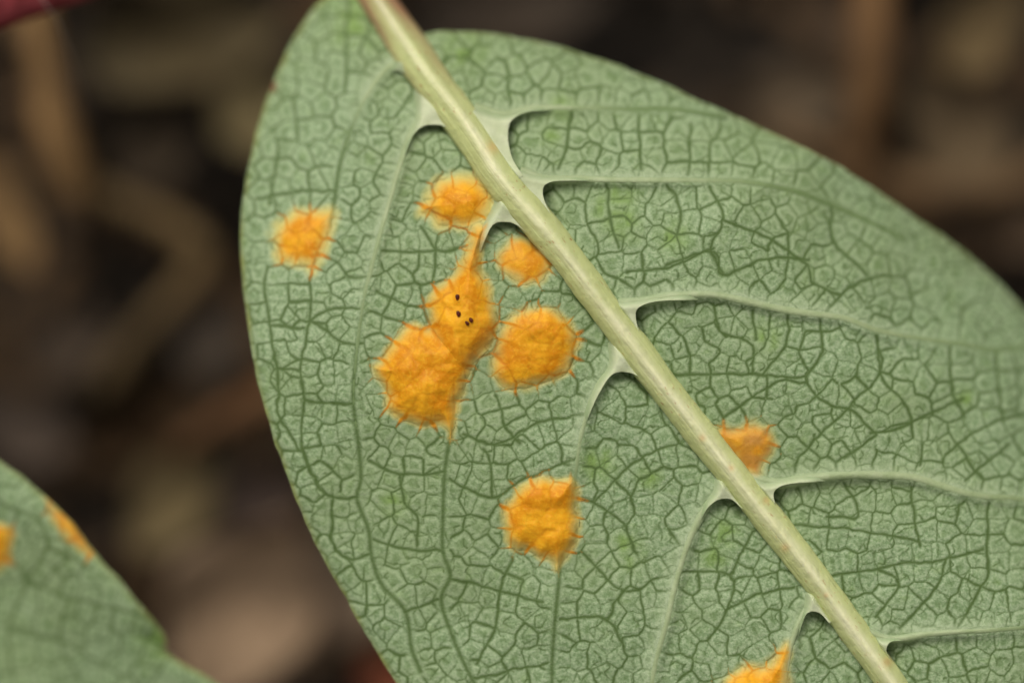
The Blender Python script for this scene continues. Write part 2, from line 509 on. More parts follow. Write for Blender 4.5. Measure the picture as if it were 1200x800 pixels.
# the stronger tertiary veinlets
TERT = [
    [(364, 316), (363, 375), (352, 428), (356, 470), (354, 526), (372, 566)],
    [(378, 298), (399, 312), (408, 325), (441, 323)],
    [(366, 300), (378, 298)],
    [(314, 312), (310, 340), (315, 382), (324, 431), (326, 456), (326, 484), (352, 529)],
    [(315, 382), (357, 384)], [(363, 375), (382, 386), (403, 403), (424, 403)], [(363, 375), (385, 363), (424, 361)],
    [(324, 431), (350, 435)], [(357, 470), (385, 473), (413, 473)], [(448, 295), (511, 295), (546, 288)],
    [(494, 267), (511, 295), (508, 323)], [(441, 340), (487, 361), (529, 344)], [(581, 463), (592, 498), (610, 520)],
    [(543, 508), (571, 519), (592, 517), (634, 494), (683, 486)],
    [(433, 541), (468, 555), (521, 553)], [(354, 526), (376, 572), (395, 583), (418, 583)],
    [(390, 586), (390, 635), (409, 655), (435, 649)], [(468, 555), (475, 590), (489, 604), (489, 639)],
    [(439, 632), (482, 644), (517, 644)], [(528, 562), (577, 583), (612, 562), (675, 537)], [(577, 583), (575, 545), (568, 525)],
    [(528, 677), (577, 690), (636, 704)], [(601, 653), (587, 688), (579, 737), (559, 775)],
    [(556, 795), (643, 775)], [(475, 716), (514, 702)], [(685, 649), (731, 691), (773, 677)], [(657, 726), (710, 726), (734, 765)],
    [(731, 691), (710, 726)], [(678, 583), (696, 590), (730, 612), (745, 650)], [(696, 590), (745, 540), (790, 520)],
    [(791, 440), (858, 438), (893, 440), (945, 442)], [(837, 356), (844, 387), (882, 405), (881, 438)], [(882, 363), (886, 398)],
    [(924, 366), (922, 400), (893, 440)], [(960, 370), (963, 412), (956, 426), (945, 450), (973, 475), (994, 478), (1029, 510)],
    [(994, 478), (945, 524), (931, 552)], [(851, 489), (910, 447), (945, 450)], [(1029, 510), (980, 541)], [(1026, 394), (1033, 433), (994, 478)],
    [(780, 309), (836, 295), (846, 323), (902, 302), (948, 305)], [(970, 365), (986, 347), (1018, 326), (1060, 323)],
    [(951, 330), (986, 347)], [(1028, 393), (1035, 445), (1063, 477), (1070, 512)], [(1112, 407), (1116, 456), (1130, 487)],
    [(1168, 415), (1168, 435), (1175, 487)], [(1109, 533), (1151, 501), (1215, 480)], [(1021, 508), (1060, 498), (1130, 466)],
    [(1081, 520), (1077, 544)], [(1130, 562), (1182, 520)], [(990, 565), (1007, 604), (969, 604)], [(1067, 569), (1077, 639)],
    [(1158, 590), (1158, 632), (1158, 667), (1147, 695), (1123, 735)], [(969, 674), (1025, 667), (1060, 660), (1109, 655), (1154, 642)],
    [(1025, 723), (1053, 684), (1028, 667)], [(1053, 737), (1098, 688), (1109, 656)], [(927, 614), (1004, 621), (1032, 625), (1077, 635)],
    [(857, 674), (881, 625)], [(853, 712), (892, 695), (930, 688)], [(800, 670), (857, 674), (853, 712), (830, 750)],
    [(711, 216), (714, 255), (725, 290)], [(781, 216), (798, 244), (795, 276)], [(833, 220), (847, 255), (833, 290), (847, 321)],
    [(847, 258), (907, 283), (945, 311)], [(735, 318), (788, 311), (837, 290)], [(669, 132), (665, 171), (655, 199)],
    [(749, 136), (753, 199)], [(809, 145), (807, 205)], [(408, 0), (405, 60), (404, 100)], [(301, 234), (354, 224), (392, 224)],
    [(326, 164), (322, 210), (315, 240)], [(975, 243), (977, 283), (1015, 321)], [(945, 311), (951, 330)],
]
YEL = [(720, 242, 16), (730, 262, 12), (790, 278, 12), (645, 158, 7), (660, 128, 10), (845, 625, 12), (838, 650, 10), (700, 545, 14), (735, 640, 10),
       (740, 655, 9), (425, 12, 26), (545, 60, 14), (760, 560, 9), (1130, 466, 8), (900, 395, 9), (560, 20, 10), (462, 590, 9), (410, 30, 16)]
SPOTS = [  # outline, dome height, ochre (dull) amount, yellow halo width, leaf
    ('lying alone near the left margin', [(321, 274), (336, 254), (350, 246), (370, 248), (391, 245), (388, 265), (381, 287), (376, 300), (368, 312), (366, 317), (363, 311), (355, 307), (332, 307), (324, 292)], .07, .0, 11, 'streaked orange rust spot with a pale yellow top edge near the leaf margin'),
    ('', [(492, 247), (503, 230), (512, 215), (528, 209), (545, 207), (562, 214), (575, 227), (575, 243), (566, 255), (550, 262), (530, 265), (514, 263), (503, 252)], .12, .0, 11, 'smooth round orange rust spot with a pale rim beside the midrib'),
    ('', [(584, 302), (590, 288), (602, 280), (615, 278), (630, 285), (644, 299), (645, 315), (635, 327), (618, 333), (602, 328), (589, 317)], .06, .22, 8, 'small dull patchy rust spot touching the midrib'),
    ('', [(556, 266), (570, 268), (564, 296), (565, 318), (575, 335), (581, 355), (583, 378), (579, 397), (571, 408), (560, 418), (552, 432), (540, 440), (520, 430), (508, 404), (504, 378), (502, 352), (512, 336), (530, 322), (540, 305), (550, 285)], .17, .0, 4, 'drop-shaped orange rust spot drawn up along a vein and dotted with dark specks'),
    ('', [(436, 430), (444, 424), (452, 410), (470, 390), (488, 380), (505, 384), (520, 390), (540, 400), (553, 418), (550, 436), (546, 455), (537, 470), (534, 492), (530, 508), (528, 515), (525, 506), (518, 498), (508, 498), (495, 501), (480, 495), (468, 490), (455, 480), (452, 460), (442, 442)], .16, .0, 6, 'largest ragged orange rust spot with a quilted face'),
    ('', [(580, 410), (588, 387), (600, 372), (620, 362), (640, 360), (659, 368), (671, 383), (677, 400), (674, 417), (664, 435), (647, 447), (627, 453), (605, 456), (586, 450), (577, 435)], .13, .0, 8, 'even round yellow-orange rust spot with a spiked outline'),
    ('', [(590, 605), (597, 587), (610, 567), (632, 558), (650, 561), (672, 560), (678, 580), (677, 605), (676, 630), (667, 648), (657, 660), (654, 670), (651, 670), (649, 660), (643, 655), (632, 653), (617, 645), (605, 645), (593, 630)], .15, .0, 6, 'squarish lumpy orange rust spot below the cluster'),
    ('', [(840, 506), (862, 500), (885, 497), (900, 498), (904, 506), (909, 518), (905, 532), (895, 543), (887, 556), (868, 545), (850, 528)], .07, .9, 10, 'deep orange triangular rust spot on the right of the midrib'),
    ('', [(845, 800), (856, 789), (870, 781), (892, 779), (907, 771), (919, 752), (926, 755), (925, 780), (923, 800), (917, 830), (885, 850), (852, 832)], .13, .0, 8, 'orange rust spot with a pointed tip along a vein, cut by the lower frame'),
]
SPECKS = [(536, 348, 4.2), (537.2, 367.5, 4.4), (552, 375, 3.9), (547.5, 378.6, 3.6)]

MID_S = spline(MID, 2.0)

def frame_main(px, py):
    s = ((px - 442) * .611 + py * .791) / 100.0
    d = ((px - 442) * .791 - py * .611) / 100.0
    return s, d

def zb_main(px, py):
    s, d = frame_main(px, py)
    dr = np.maximum(d, 0); dl = np.maximum(-d, 0); t = np.maximum(4 - s, 0)
    z = -0.185 * np.maximum(dr - 0.85, 0) ** 2 - 0.012 * dl ** 2 - 0.068 * t ** 2 - 0.17 * np.maximum(4.5 - s, 0) * dr
    z = z - 0.02 * np.maximum(s - 9.5, 0) ** 2
    return z

# ------------------------------------------------------------------ the leaf grid
class Field: pass

def build_field(xs, ys, zb, side, outline, tert, veins, webs, spots, yel, seed, spacing, midrib=None, soft=1.0):
    f = Field(); f.xs, f.ys = xs, ys
    X, Y = np.meshgrid(xs, ys); f.X, f.Y = X, Y
    f.zb = zb
    rs = np.random.RandomState(seed)
    wob_x = 3.0 * vnoise(X, Y, 15, seed + 41) + 1.8 * vnoise(X, Y, 7, seed + 42)
    wob_y = 3.0 * vnoise(X, Y, 15, seed + 43) + 1.8 * vnoise(X, Y, 7, seed + 44)
    lines = [p for p in tert] + [v[1] for v in veins]
    if midrib is not None: lines.append(midrib[::10, :2])
    box = (xs[0], ys[0], xs[-1], ys[-1]); fr = (-20, -20, 1220, 820)
    a, b = spacing
    p1 = seeds_for(lines, box, a, a * 2.4, fr, rs)
    XX, YY = X + wob_x, Y + wob_y
    c1, e1, n1, hs1 = cells(xs, ys, XX, YY, p1, a * 4.2)
    # cells gather into blocks; walls between blocks are the stouter veinlets
    big_pts = p1[rs.permutation(len(p1))[: max(8, len(p1) // 5)]]
    blk = np.argmin((p1[:, None, 0] - big_pts[None, :, 0]) ** 2 + (p1[:, None, 1] - big_pts[None, :, 1]) ** 2, 1)
    wall = (blk[np.maximum(c1, 0)] != blk[np.maximum(n1, 0)]).astype(float)
    p2 = seeds_for([], box, b, b * 2.6, fr, rs)
    c2, e2, n2, hs2 = cells(xs, ys, X + 1.3 * wob_x, Y + 1.3 * wob_y, p2, b * 4.4)
    # --- traced veinlets
    dt = np.full(X.shape, 1e3)
    def local(poly, pad):
        P = np.array(poly)[:, :2]
        x0, y0 = P.min(0) - pad; x1, y1 = P.max(0) + pad
        i0, i1 = np.searchsorted(xs, (x0, x1)); j0, j1 = np.searchsorted(ys, (y0, y1))
        return slice(j0, j1), slice(i0, i1)
    for tl in tert:
        sl = local(tl, 26)
        if X[sl].size == 0: continue
        d, _, _ = seg_dist(X[sl] + wob_x[sl], Y[sl] + wob_y[sl], spline(tl, 8))
        dt[sl] = np.minimum(dt[sl], d)
    # --- side veins: pale shoulders, terrace step on the lower side
    dv = np.full(X.shape, 1e3); va = np.zeros(X.shape); pale = np.zeros(X.shape); step = np.zeros(X.shape); ridge = np.zeros(X.shape); shoulder = np.zeros(X.shape)
    greenline = np.zeros(X.shape)
    for sd_, pts, hw, fade in veins:
        P = spline(pts, 6)
        sl = local(P, 90)
        if X[sl].size == 0: continue
        d, sg, ar = seg_dist(X[sl], Y[sl], P)
        tot = np.sum(np.hypot(*np.diff(P, axis=0).T))
        fd = 1 - sm(fade * 0.5, fade, ar)
        fd2 = 1 - sm(30, fade * 0.8, ar)
        low = sg > 0 if sd_ == 'R' else sg < 0          # the side towards the leaf tip
        end = sm(0, 3, ar)
        dv[sl] = np.minimum(dv[sl], d)
        pale[sl] = np.maximum(pale[sl], np.where(low, 0.15 * np.exp(-(d / 7) ** 2), 0.55 * np.exp(-(d / 13) ** 2)) * (0.25 + 0.75 * fd) * fd * sm(0, 6, ar))
        step[sl] = np.maximum(step[sl], np.where(low, 1 - np.exp(-(np.maximum(d - 4, 0) / 5) ** 2), 0) * np.exp(-d / 34) * (0.25 * fd + 0.75 * fd2) * sm(0, 14, ar) * (1.0 if sd_ == 'R' else 0.45))
        shoulder[sl] = np.maximum(shoulder[sl], np.exp(-(d / 11) ** 2) * (0.25 + 0.75 * fd))
        greenline[sl] = np.maximum(greenline[sl], np.exp(-(d / 3.2) ** 2) * (1 - fd))
    free = sm(4, 11, dv)
    wide = 1 + 0.6 * vnoise(X, Y, 45, seed + 70)
    near = sm(3.0, 7.0, dt)                         # a wall that doubles a traced veinlet gives way to it
    w1 = (1.08 + 0.75 * wall + 0.5 * (hs1 - 0.5)) * soft * wide
    la = np.exp(-(e1 / w1) ** 2) * np.clip(0.58 + 0.36 * wall + 0.45 * hs1, 0, 1) * np.where(hs1 < 0.05, 0.3, 1) * (0.35 + 0.65 * free)
    on = sm(0.42, 0.50, hs2)
    lc = np.exp(-(e2 / (1.08 * soft)) ** 2) * on * np.clip(0.47 + 1.0 * vnoise(X, Y, 14, seed + 73) + 0.7 * vnoise(X, Y, 4.5, seed + 74), 0.05, 0.9) * sm(0, 3, dv)
    lb = la * 0
    ea = np.maximum(e1, 0); eb = ea; keepA = near
    lt = np.exp(-(dt / (2.3 * soft)) ** 2)
    line = np.clip(np.maximum.reduce([la, lb, lc, lt, 0.9 * greenline]), 0, 1)
    f.line = line
    f.big = np.maximum.reduce([la, lt, lb * 0.7])
    # areole bulge
    e = np.minimum.reduce([ea, dt, np.maximum(dv, 0)])
    ring = np.exp(-((e - 4.2) / 2.6) ** 2) * sm(0.5, 2.5, e2 + 2.0 * (1 - on))
    pit = sm(4.5, 8.5, e) * np.clip(0.55 + 1.5 * vnoise(X, Y, 6.5, seed + 75) + 0.8 * vnoise(X, Y, 3.2, seed + 76), 0, 1)
    f.ring = np.clip(ring * (0.75 + 0.7 * vnoise(X, Y, 40, seed + 77)), 0, 1); f.pit = pit
    f.wall_d = e
    bulge = 1 - np.exp(-(e / 4.5) ** 2)
    bulge = bulge - 0.35 * lc
    # --- rust
    radial = np.zeros(X.shape)
    rust = np.full(X.shape, -99.0); halo = np.zeros(X.shape); och = np.zeros(X.shape); f.spot = []
    rag = 5.0 * fbm(X, Y, 16, seed + 81, 2)
    for (_, poly, hgt, dull, hw, lab) in spots:
        P = spline(poly, 3, True)
        sl = local(P, 40)
        d, _, _ = seg_dist(X[sl], Y[sl], P, True)
        ins = inside_poly(X[sl], Y[sl], P)
        q = np.where(ins, d, -d)
        ey, ex = np.gradient(np.minimum(e1, dt)[sl]); qy, qx = np.gradient(q)
        rad = 1 - np.clip((ex * qx + ey * qy) ** 2 / np.maximum((ex ** 2 + ey ** 2) * (qx ** 2 + qy ** 2), 1e-9), 0, 1)
        radial[sl] = np.maximum(radial[sl], rad ** 1.5 * (q > -60))
        g = q + rag[sl] + 17.0 * f.big[sl] * rad ** 1.5 * np.exp(-np.abs(q) / 15) - 0.5
        f.spot.append((sl, g, q))
        rust[sl] = np.maximum(rust[sl], g)
        halo[sl] = np.maximum(halo[sl], sm(-hw, 0, q + 1.2 * rag[sl]) * (0.72 if hw > 10 else 0.35))
        och[sl] = np.maximum(och[sl], dull * sm(-6, 2, g))
    f.rustv = rust
    f.rust = np.maximum(sm(-6.0, 10.0, rust), 0.8 * f.big * (0.15 + 0.85 * radial) * sm(-9, 2, rust))
    f.heart = np.maximum(sm(1.0, 15.0, rust + 4 * vnoise(X, Y, 8, seed + 95)), 0.8 * f.big)
    f.halo = halo * (1 - line * 0.8)
    # veins inside a spot show as deeper orange-brown lines; the ragged rim is browner
    f.deep = np.clip((0.80 * np.maximum(f.big, lc * 0.4) * sm(26, 0, rust) + 0.34 * np.maximum(f.big, lc * .5)) * (0.40 + 0.60 * radial) + 0.42 * sm(4, -3, rust) * f.big, 0, 1)
    dull = np.zeros(X.shape)  # brown shading on the spots' lower-right edges, painted as ochre; one pinkish patch
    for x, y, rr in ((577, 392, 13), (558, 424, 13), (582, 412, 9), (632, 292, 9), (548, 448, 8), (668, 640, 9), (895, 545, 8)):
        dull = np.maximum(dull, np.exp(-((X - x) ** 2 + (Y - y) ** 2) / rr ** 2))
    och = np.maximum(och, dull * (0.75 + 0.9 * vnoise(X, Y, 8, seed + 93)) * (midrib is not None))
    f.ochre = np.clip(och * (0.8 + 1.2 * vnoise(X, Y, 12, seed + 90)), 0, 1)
    yl = np.zeros(X.shape)
    for x, y, r in yel:
        sl = local([(x, y)], r * 2.2)
        if X[sl].size: yl[sl] = np.maximum(yl[sl], np.exp(-((X[sl] - x) ** 2 + (Y[sl] - y) ** 2) / (1.5 * r) ** 2))
    f.yellow = np.clip(yl * (0.62 + 1.0 * vnoise(X, Y, 9, seed + 91)), 0, 0.8)
    f.pale = np.clip(pale, 0, 1)
    f.ridge = 0 * X
    # --- height
    pocket = np.zeros(X.shape)
    for outer, arc in webs[1:]:
        sl = local(arc, 50)
        if X[sl].size == 0: continue
        d, _, _ = seg_dist(X[sl], Y[sl], spline(arc, 4))
        pocket[sl] = np.maximum(pocket[sl], np.exp(-(d / 10) ** 2))
    zn = zb(X, Y) + 0.05 * shoulder + 0.06 * fbm(X, Y, 90, seed + 60, 2)
    if midrib is not None: pocket = pocket * sm(85, 28, seg_dist(X, Y, midrib)[0])
    inspot = 1 - 0.75 * f.rust
    z = zn + 0.0065 * soft * bulge * inspot - 0.002 * lt - 0.065 * step - 0.075 * pocket + 0.006 * vnoise(X, Y, 7, seed + 61)
    if midrib is not None:
        d, _, _ = seg_dist(X, Y, midrib)
        z = z - 0.05 * np.exp(-(d / 34) ** 2)
        zn = zn - 0.05 * np.exp(-(d / 34) ** 2)
        f.dmid = d
    f.z = z; f.zn = zn
    f.outline = outline
    d, _, _ = seg_dist(X, Y, outline[::3], True)
    f.dedge = d
    f.z = f.z - 0.09 * np.exp(-d / 9.0)
    return f

def sample(f, arr, px, py):
    px = np.asarray(px, float); py = np.asarray(py, float)
    i = np.clip(np.searchsorted(f.xs, px) - 1, 0, len(f.xs) - 2); j = np.clip(np.searchsorted(f.ys, py) - 1, 0, len(f.ys) - 2)
    u = np.clip((px - f.xs[i]) / (f.xs[i + 1] - f.xs[i]), 0, 1); v = np.clip((py - f.ys[j]) / (f.ys[j + 1] - f.ys[j]), 0, 1)
    return (arr[j, i] * (1 - u) + arr[j, i + 1] * u) * (1 - v) + (arr[j + 1, i] * (1 - u) + arr[j + 1, i + 1] * u) * v

def scan_inside(xs, ys, P):
    ins = np.zeros((len(ys), len(xs)), bool)
    x1, y1 = P[:, 0], P[:, 1]; x2, y2 = np.roll(x1, -1), np.roll(y1, -1)
    for r, y in enumerate(ys):
        m = (y1 > y) != (y2 > y)
        if not m.any(): continue
        c = np.sort(x1[m] + (y - y1[m]) / (y2[m] - y1[m]) * (x2[m] - x1[m]))
        for q in range(0, len(c) - 1, 2):
            a, b = np.searchsorted(xs, (c[q], c[q + 1])); ins[r, a:b] = True
    return ins

def nearest_on(P, px, py):
    A = P; B = np.roll(P, -1, 0); AB = B - A; L = np.maximum((AB ** 2).sum(1), 1e-9)
    ox = np.zeros(len(px)); oy = np.zeros(len(px))
    for s in range(0, len(px), 400):
        qx = px[s:s + 400, None]; qy = py[s:s + 400, None]
        t = np.clip(((qx - A[:, 0]) * AB[:, 0] + (qy - A[:, 1]) * AB[:, 1]) / L, 0, 1)
        cx = A[:, 0] + t * AB[:, 0]; cy = A[:, 1] + t * AB[:, 1]
        k = np.argmin((cx - qx) ** 2 + (cy - qy) ** 2, 1)
        r = np.arange(len(k)); ox[s:s + 400] = cx[r, k]; oy[s:s + 400] = cy[r, k]
    return ox, oy

def clip_grid(xs, ys, P):
    """quads of a grid that touch the outline's inside; outer corners pulled onto the outline"""
    ins = scan_inside(xs, ys, P)
    q = ins[:-1, :-1] | ins[:-1, 1:] | ins[1:, :-1] | ins[1:, 1:]
    ny, nx = ins.shape
    idx = np.arange(ny * nx).reshape(ny, nx)
    F = np.stack([idx[1:, :-1][q], idx[1:, 1:][q], idx[:-1, 1:][q], idx[:-1, :-1][q]], 1)
    used = np.unique(F)
    X, Y = np.meshgrid(xs, ys)
    X = X.ravel().copy(); Y = Y.ravel().copy()
    snap = used[~ins.ravel()[used]]
    X[snap], Y[snap] = nearest_on(P, X[snap], Y[snap])
    remap = np.full(ny * nx, -1); remap[used] = np.arange(len(used))
    # boundary edges
    F2 = remap[F]
    E = np.concatenate([F2[:, [0, 1]], F2[:, [1, 2]], F2[:, [2, 3]], F2[:, [3, 0]]])
    key = np.sort(E, 1); key = key[:, 0] * (len(used) + 1) + key[:, 1]
    u, ix, ct = np.unique(key, return_index=True, return_counts=True)
    return used, F2, X[used], Y[used], E[ix[ct == 1]]

def build_blade(f, thick, parent, extra):
    used, F, px, py, E = clip_grid(f.xs, f.ys, f.outline)
    gx0, gy0 = f.X.ravel()[used], f.Y.ravel()[used]
    z = f.z.ravel()[used] - f.zb(gx0, gy0) + f.zb(px, py)
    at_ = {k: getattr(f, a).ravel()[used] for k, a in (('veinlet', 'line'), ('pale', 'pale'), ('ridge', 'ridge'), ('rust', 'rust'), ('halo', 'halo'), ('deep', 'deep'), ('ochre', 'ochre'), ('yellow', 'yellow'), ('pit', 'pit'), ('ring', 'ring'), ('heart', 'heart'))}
    at_['veinlet'] = at_['veinlet'] * extra.get('net', 1.0) * (1 - 0.85 * at_['pale'])
    de = f.dedge.ravel()[used]
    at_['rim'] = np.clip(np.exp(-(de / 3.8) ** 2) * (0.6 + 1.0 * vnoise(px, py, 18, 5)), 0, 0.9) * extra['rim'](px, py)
    at_['scar'] = extra['scar'](px, py)
    V = np.stack([wx(px, z), wy(py, z), z], 1)
    # rounded rim down to the other face
    b = np.unique(E); rm = np.full(len(V), -1); rm[b] = np.arange(len(b)) + len(V)
    V2 = V[b] - np.array([0, 0, thick])
    Fr = np.stack([E[:, 1], E[:, 0], rm[E[:, 0]], rm[E[:, 1]]], 1)
    # the hidden upper face of the leaf, coarse
    xs2, ys2 = f.xs[::10], f.ys[::10]
    xs2 = np.append(xs2, f.xs[-1]); ys2 = np.append(ys2, f.ys[-1])
    u3, F3, px3, py3, E3 = clip_grid(xs2, ys2, f.outline)
    z3 = f.zb(px3, py3) - 0.09 - thick - 0.22 * sm(3, 14, seg_dist(px3, py3, f.outline[::3], True)[0])
    V3 = np.stack([wx(px3, z3), wy(py3, z3), z3], 1)
    off = len(V) + len(V2)
    Vall = np.vstack([V, V2, V3]); Fall = np.vstack([F, Fr, F3[:, ::-1] + off])
    attrs = {}
    for k_, a in at_.items():
        attrs[k_] = np.concatenate([a, a[b], np.zeros(len(V3))])
    return mesh_obj('blade', Vall, Fall, M_BLADE, parent, attrs)

def build_spots(f, spots, parent):
    res = []
    for (sl, g, q), (_, poly, hgt, dull, hw, lab) in zip(f.spot, spots):
        X, Y = f.X[sl], f.Y[sl]
        m = g > -8.0
        qd = m[:-1, :-1] & m[:-1, 1:] & m[1:, :-1] & m[1:, 1:]
        ins = scan_inside(f.xs, f.ys, f.outline)[sl]
        qd &= ins[:-1, :-1] & ins[:-1, 1:] & ins[1:, :-1] & ins[1:, 1:]
        ny, nx = m.shape
        idx = np.arange(ny * nx).reshape(ny, nx)
        F = np.stack([idx[1:, :-1][qd], idx[1:, 1:][qd], idx[:-1, 1:][qd], idx[:-1, :-1][qd]], 1)
        used = np.unique(F); rm = np.full(ny * nx, -1); rm[used] = np.arange(len(used))
        q2 = np.minimum(q + 3 * vnoise(X, Y, 14, 305), g + 4)
        dome = 1 - np.exp(-(np.maximum(q2, 0) / 14.0) ** 1.4)
        lump = 0.38 * vnoise(X, Y, 24, 301) + 0.14 * vnoise(X, Y, 8, 302)
        crease = f.big[sl] * 0.02
        z = f.z[sl] + 1.05 * hgt * (dome * (1 + lump * 0.9) - crease * dome) + np.where(g < 0, 0.02 * np.clip(g + 1.5, -3, 0) / 3, 0.006) * 1.0
        px, py, z = X.ravel()[used], Y.ravel()[used], z.ravel()[used]
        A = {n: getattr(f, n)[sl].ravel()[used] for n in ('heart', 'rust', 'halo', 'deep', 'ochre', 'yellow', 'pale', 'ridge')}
        A['veinlet'] = f.line[sl].ravel()[used] * 0.8
        o = mesh_obj('rust_spot', np.stack([wx(px, z), wy(py, z), z], 1), rm[F], M_RUST, parent, A)
        if lab: o['label'] = lab
        f_spot_z = (sl, f.z[sl] + 1.05 * hgt * dome)
        res.append((o, f_spot_z))
    return res

def axis(a, b, step, lo, hi):
    """fine between a and b, growing coarser out to lo and hi"""
    mid = list(np.arange(a, b + step, step))
    s = step; x = a; pre = []
    while x > lo:
        s = min(s * 1.12, 14); x -= s; pre.append(x)
    s = step; x = mid[-1]; post = []
    while x < hi:
        s = min(s * 1.12, 14); x += s; post.append(x)
    return np.array(pre[::-1] + mid + post)

def jag(P, amp, seed):
    n = np.roll(P, -1, 0) - np.roll(P, 1, 0)
    n = np.stack([n[:, 1], -n[:, 0]], 1) / np.maximum(np.hypot(n[:, 0], n[:, 1]), 1e-6)[:, None]
    a = amp * (vnoise(P[:, 0], P[:, 1], 13, seed) * 1.0 + 1.2 * vnoise(P[:, 0], P[:, 1], 34, seed + 1))
    return P + n * a[:, None]

outline = jag(spline(OUT, 3, True), 1.8, 77)
xs = axis(276, 1216, 1.1, 268, 1640)
ys = axis(-30, 816, 1.1, -34, 1440)
side_main = lambda x, y: frame_main(x, y)[1]
fm = build_field(xs, ys, zb_main, side_main, outline, TERT, VEINS, WEBS, SPOTS, YEL, 11, (23.5, 10.6), MID_S[::4])

leaf = empty('leaf', at(430, -20, -1.3), 'large green leaf showing its netted underside with many orange rust spots', 'leaf', 'rusted leaves')
build_blade(fm, 0.05, leaf, dict(
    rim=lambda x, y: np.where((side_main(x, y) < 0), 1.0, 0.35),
    scar=lambda x, y: np.exp(-((x - 319) ** 2 / 20 + (y - 101) ** 2 / 40))))
spot_objs = build_spots(fm, SPOTS, leaf)

# dark specks on the drop-shaped spot
def blob(cx, cy, cz, rx, ry, rz, rot=0.0, nu=12, nv=8, seed=0):
    V = []; F = []
    for a in range(nv + 1):
        th = math.pi * a / nv
        for b in range(nu):
            ph = 2 * math.pi * b / nu
            rr = 1 + 0.07 * math.sin(3 * ph + seed) * math.sin(th)
            x = rx * rr * math.sin(th) * math.cos(ph); y = ry * rr * math.sin(th) * math.sin(ph)
            V.append((cx + x * math.cos(rot) - y * math.sin(rot), cy + x * math.sin(rot) + y * math.cos(rot), cz + rz * rr * math.cos(th)))
    for a in range(nv):
        for b in range(nu):
            F.append((a * nu + b, (a + 1) * nu + b, (a + 1) * nu + (b + 1) % nu, a * nu + (b + 1) % nu))
    return np.array(V), F

m_speck = mat_plain('speck', (0.055, 0.009, 0.004), (0.16, 0.022, 0.008), 18, 0.5, 0.4, 0.02, spec=0.25)
drop, (dsl, dz) = spot_objs[3]
_, (dsl5, dz5) = spot_objs[4]
for q, (x, y, r) in enumerate(SPECKS):
    j = np.searchsorted(fm.ys[dsl[0]], y); i = np.searchsorted(fm.xs[dsl[1]], x)
    z = dz[j, i] + 0.02
    c = at(x, y, z)
    V, F = blob(c.x, c.y, c.z, r / 100 * 0.60, r / 100 * 0.84, r / 100 * 0.5, 0.25 * q, seed=q)
    o = mesh_obj('spore_speck', V, F, m_speck)
    o.location = (0, 0, 0)
    o.parent = drop
    o.matrix_parent_inverse.identity()
    # the spot's own frame is the leaf's base
    co = np.array([v.co[:] for v in o.data.vertices]) - np.array(leaf.location)
    o.data.vertices.foreach_set('co', co.astype(np.float32).ravel())

# ------------------------------------------------------------------ midrib
def sweep(P, prof, name, mat, parent, zfun, hfun, attrs_fun, wide=1.0):
    n = len(P); tg = np.gradient(P[:, :2], axis=0); tg /= np.maximum(np.hypot(tg[:, 0], tg[:, 1]), 1e-9)[:, None]
    nr = np.stack([-tg[:, 1], tg[:, 0]], 1)
    arc = np.concatenate([[0], np.cumsum(np.hypot(*np.diff(P[:, :2], axis=0).T))])
    t = np.array([p[0] for p in prof]); hgt = np.array([p[1] for p in prof])
    W = P[:, 2][:, None]
    px = P[:, 0][:, None] + nr[:, 0][:, None] * t * W; py = P[:, 1][:, None] + nr[:, 1][:, None] * t * W
    z = zfun(px, py) + hfun(hgt[None, :] + 0 * px, px, py, arc[:, None] + 0 * px, t[None, :] + 0 * px)
    V = np.stack([wx(px, z).ravel(), wy(py, z).ravel(), z.ravel()], 1)
    m = len(t); idx = np.arange(n * m).reshape(n, m)
    F = np.stack([idx[:-1, :-1], idx[:-1, 1:], idx[1:, 1:], idx[1:, :-1]], -1).reshape(-1, 4)
    A = attrs_fun(px, py, arc[:, None] + 0 * px, t[None, :] + 0 * px)
    return mesh_obj(name, V, F, mat, parent, {k: v.ravel() for k, v in A.items()})

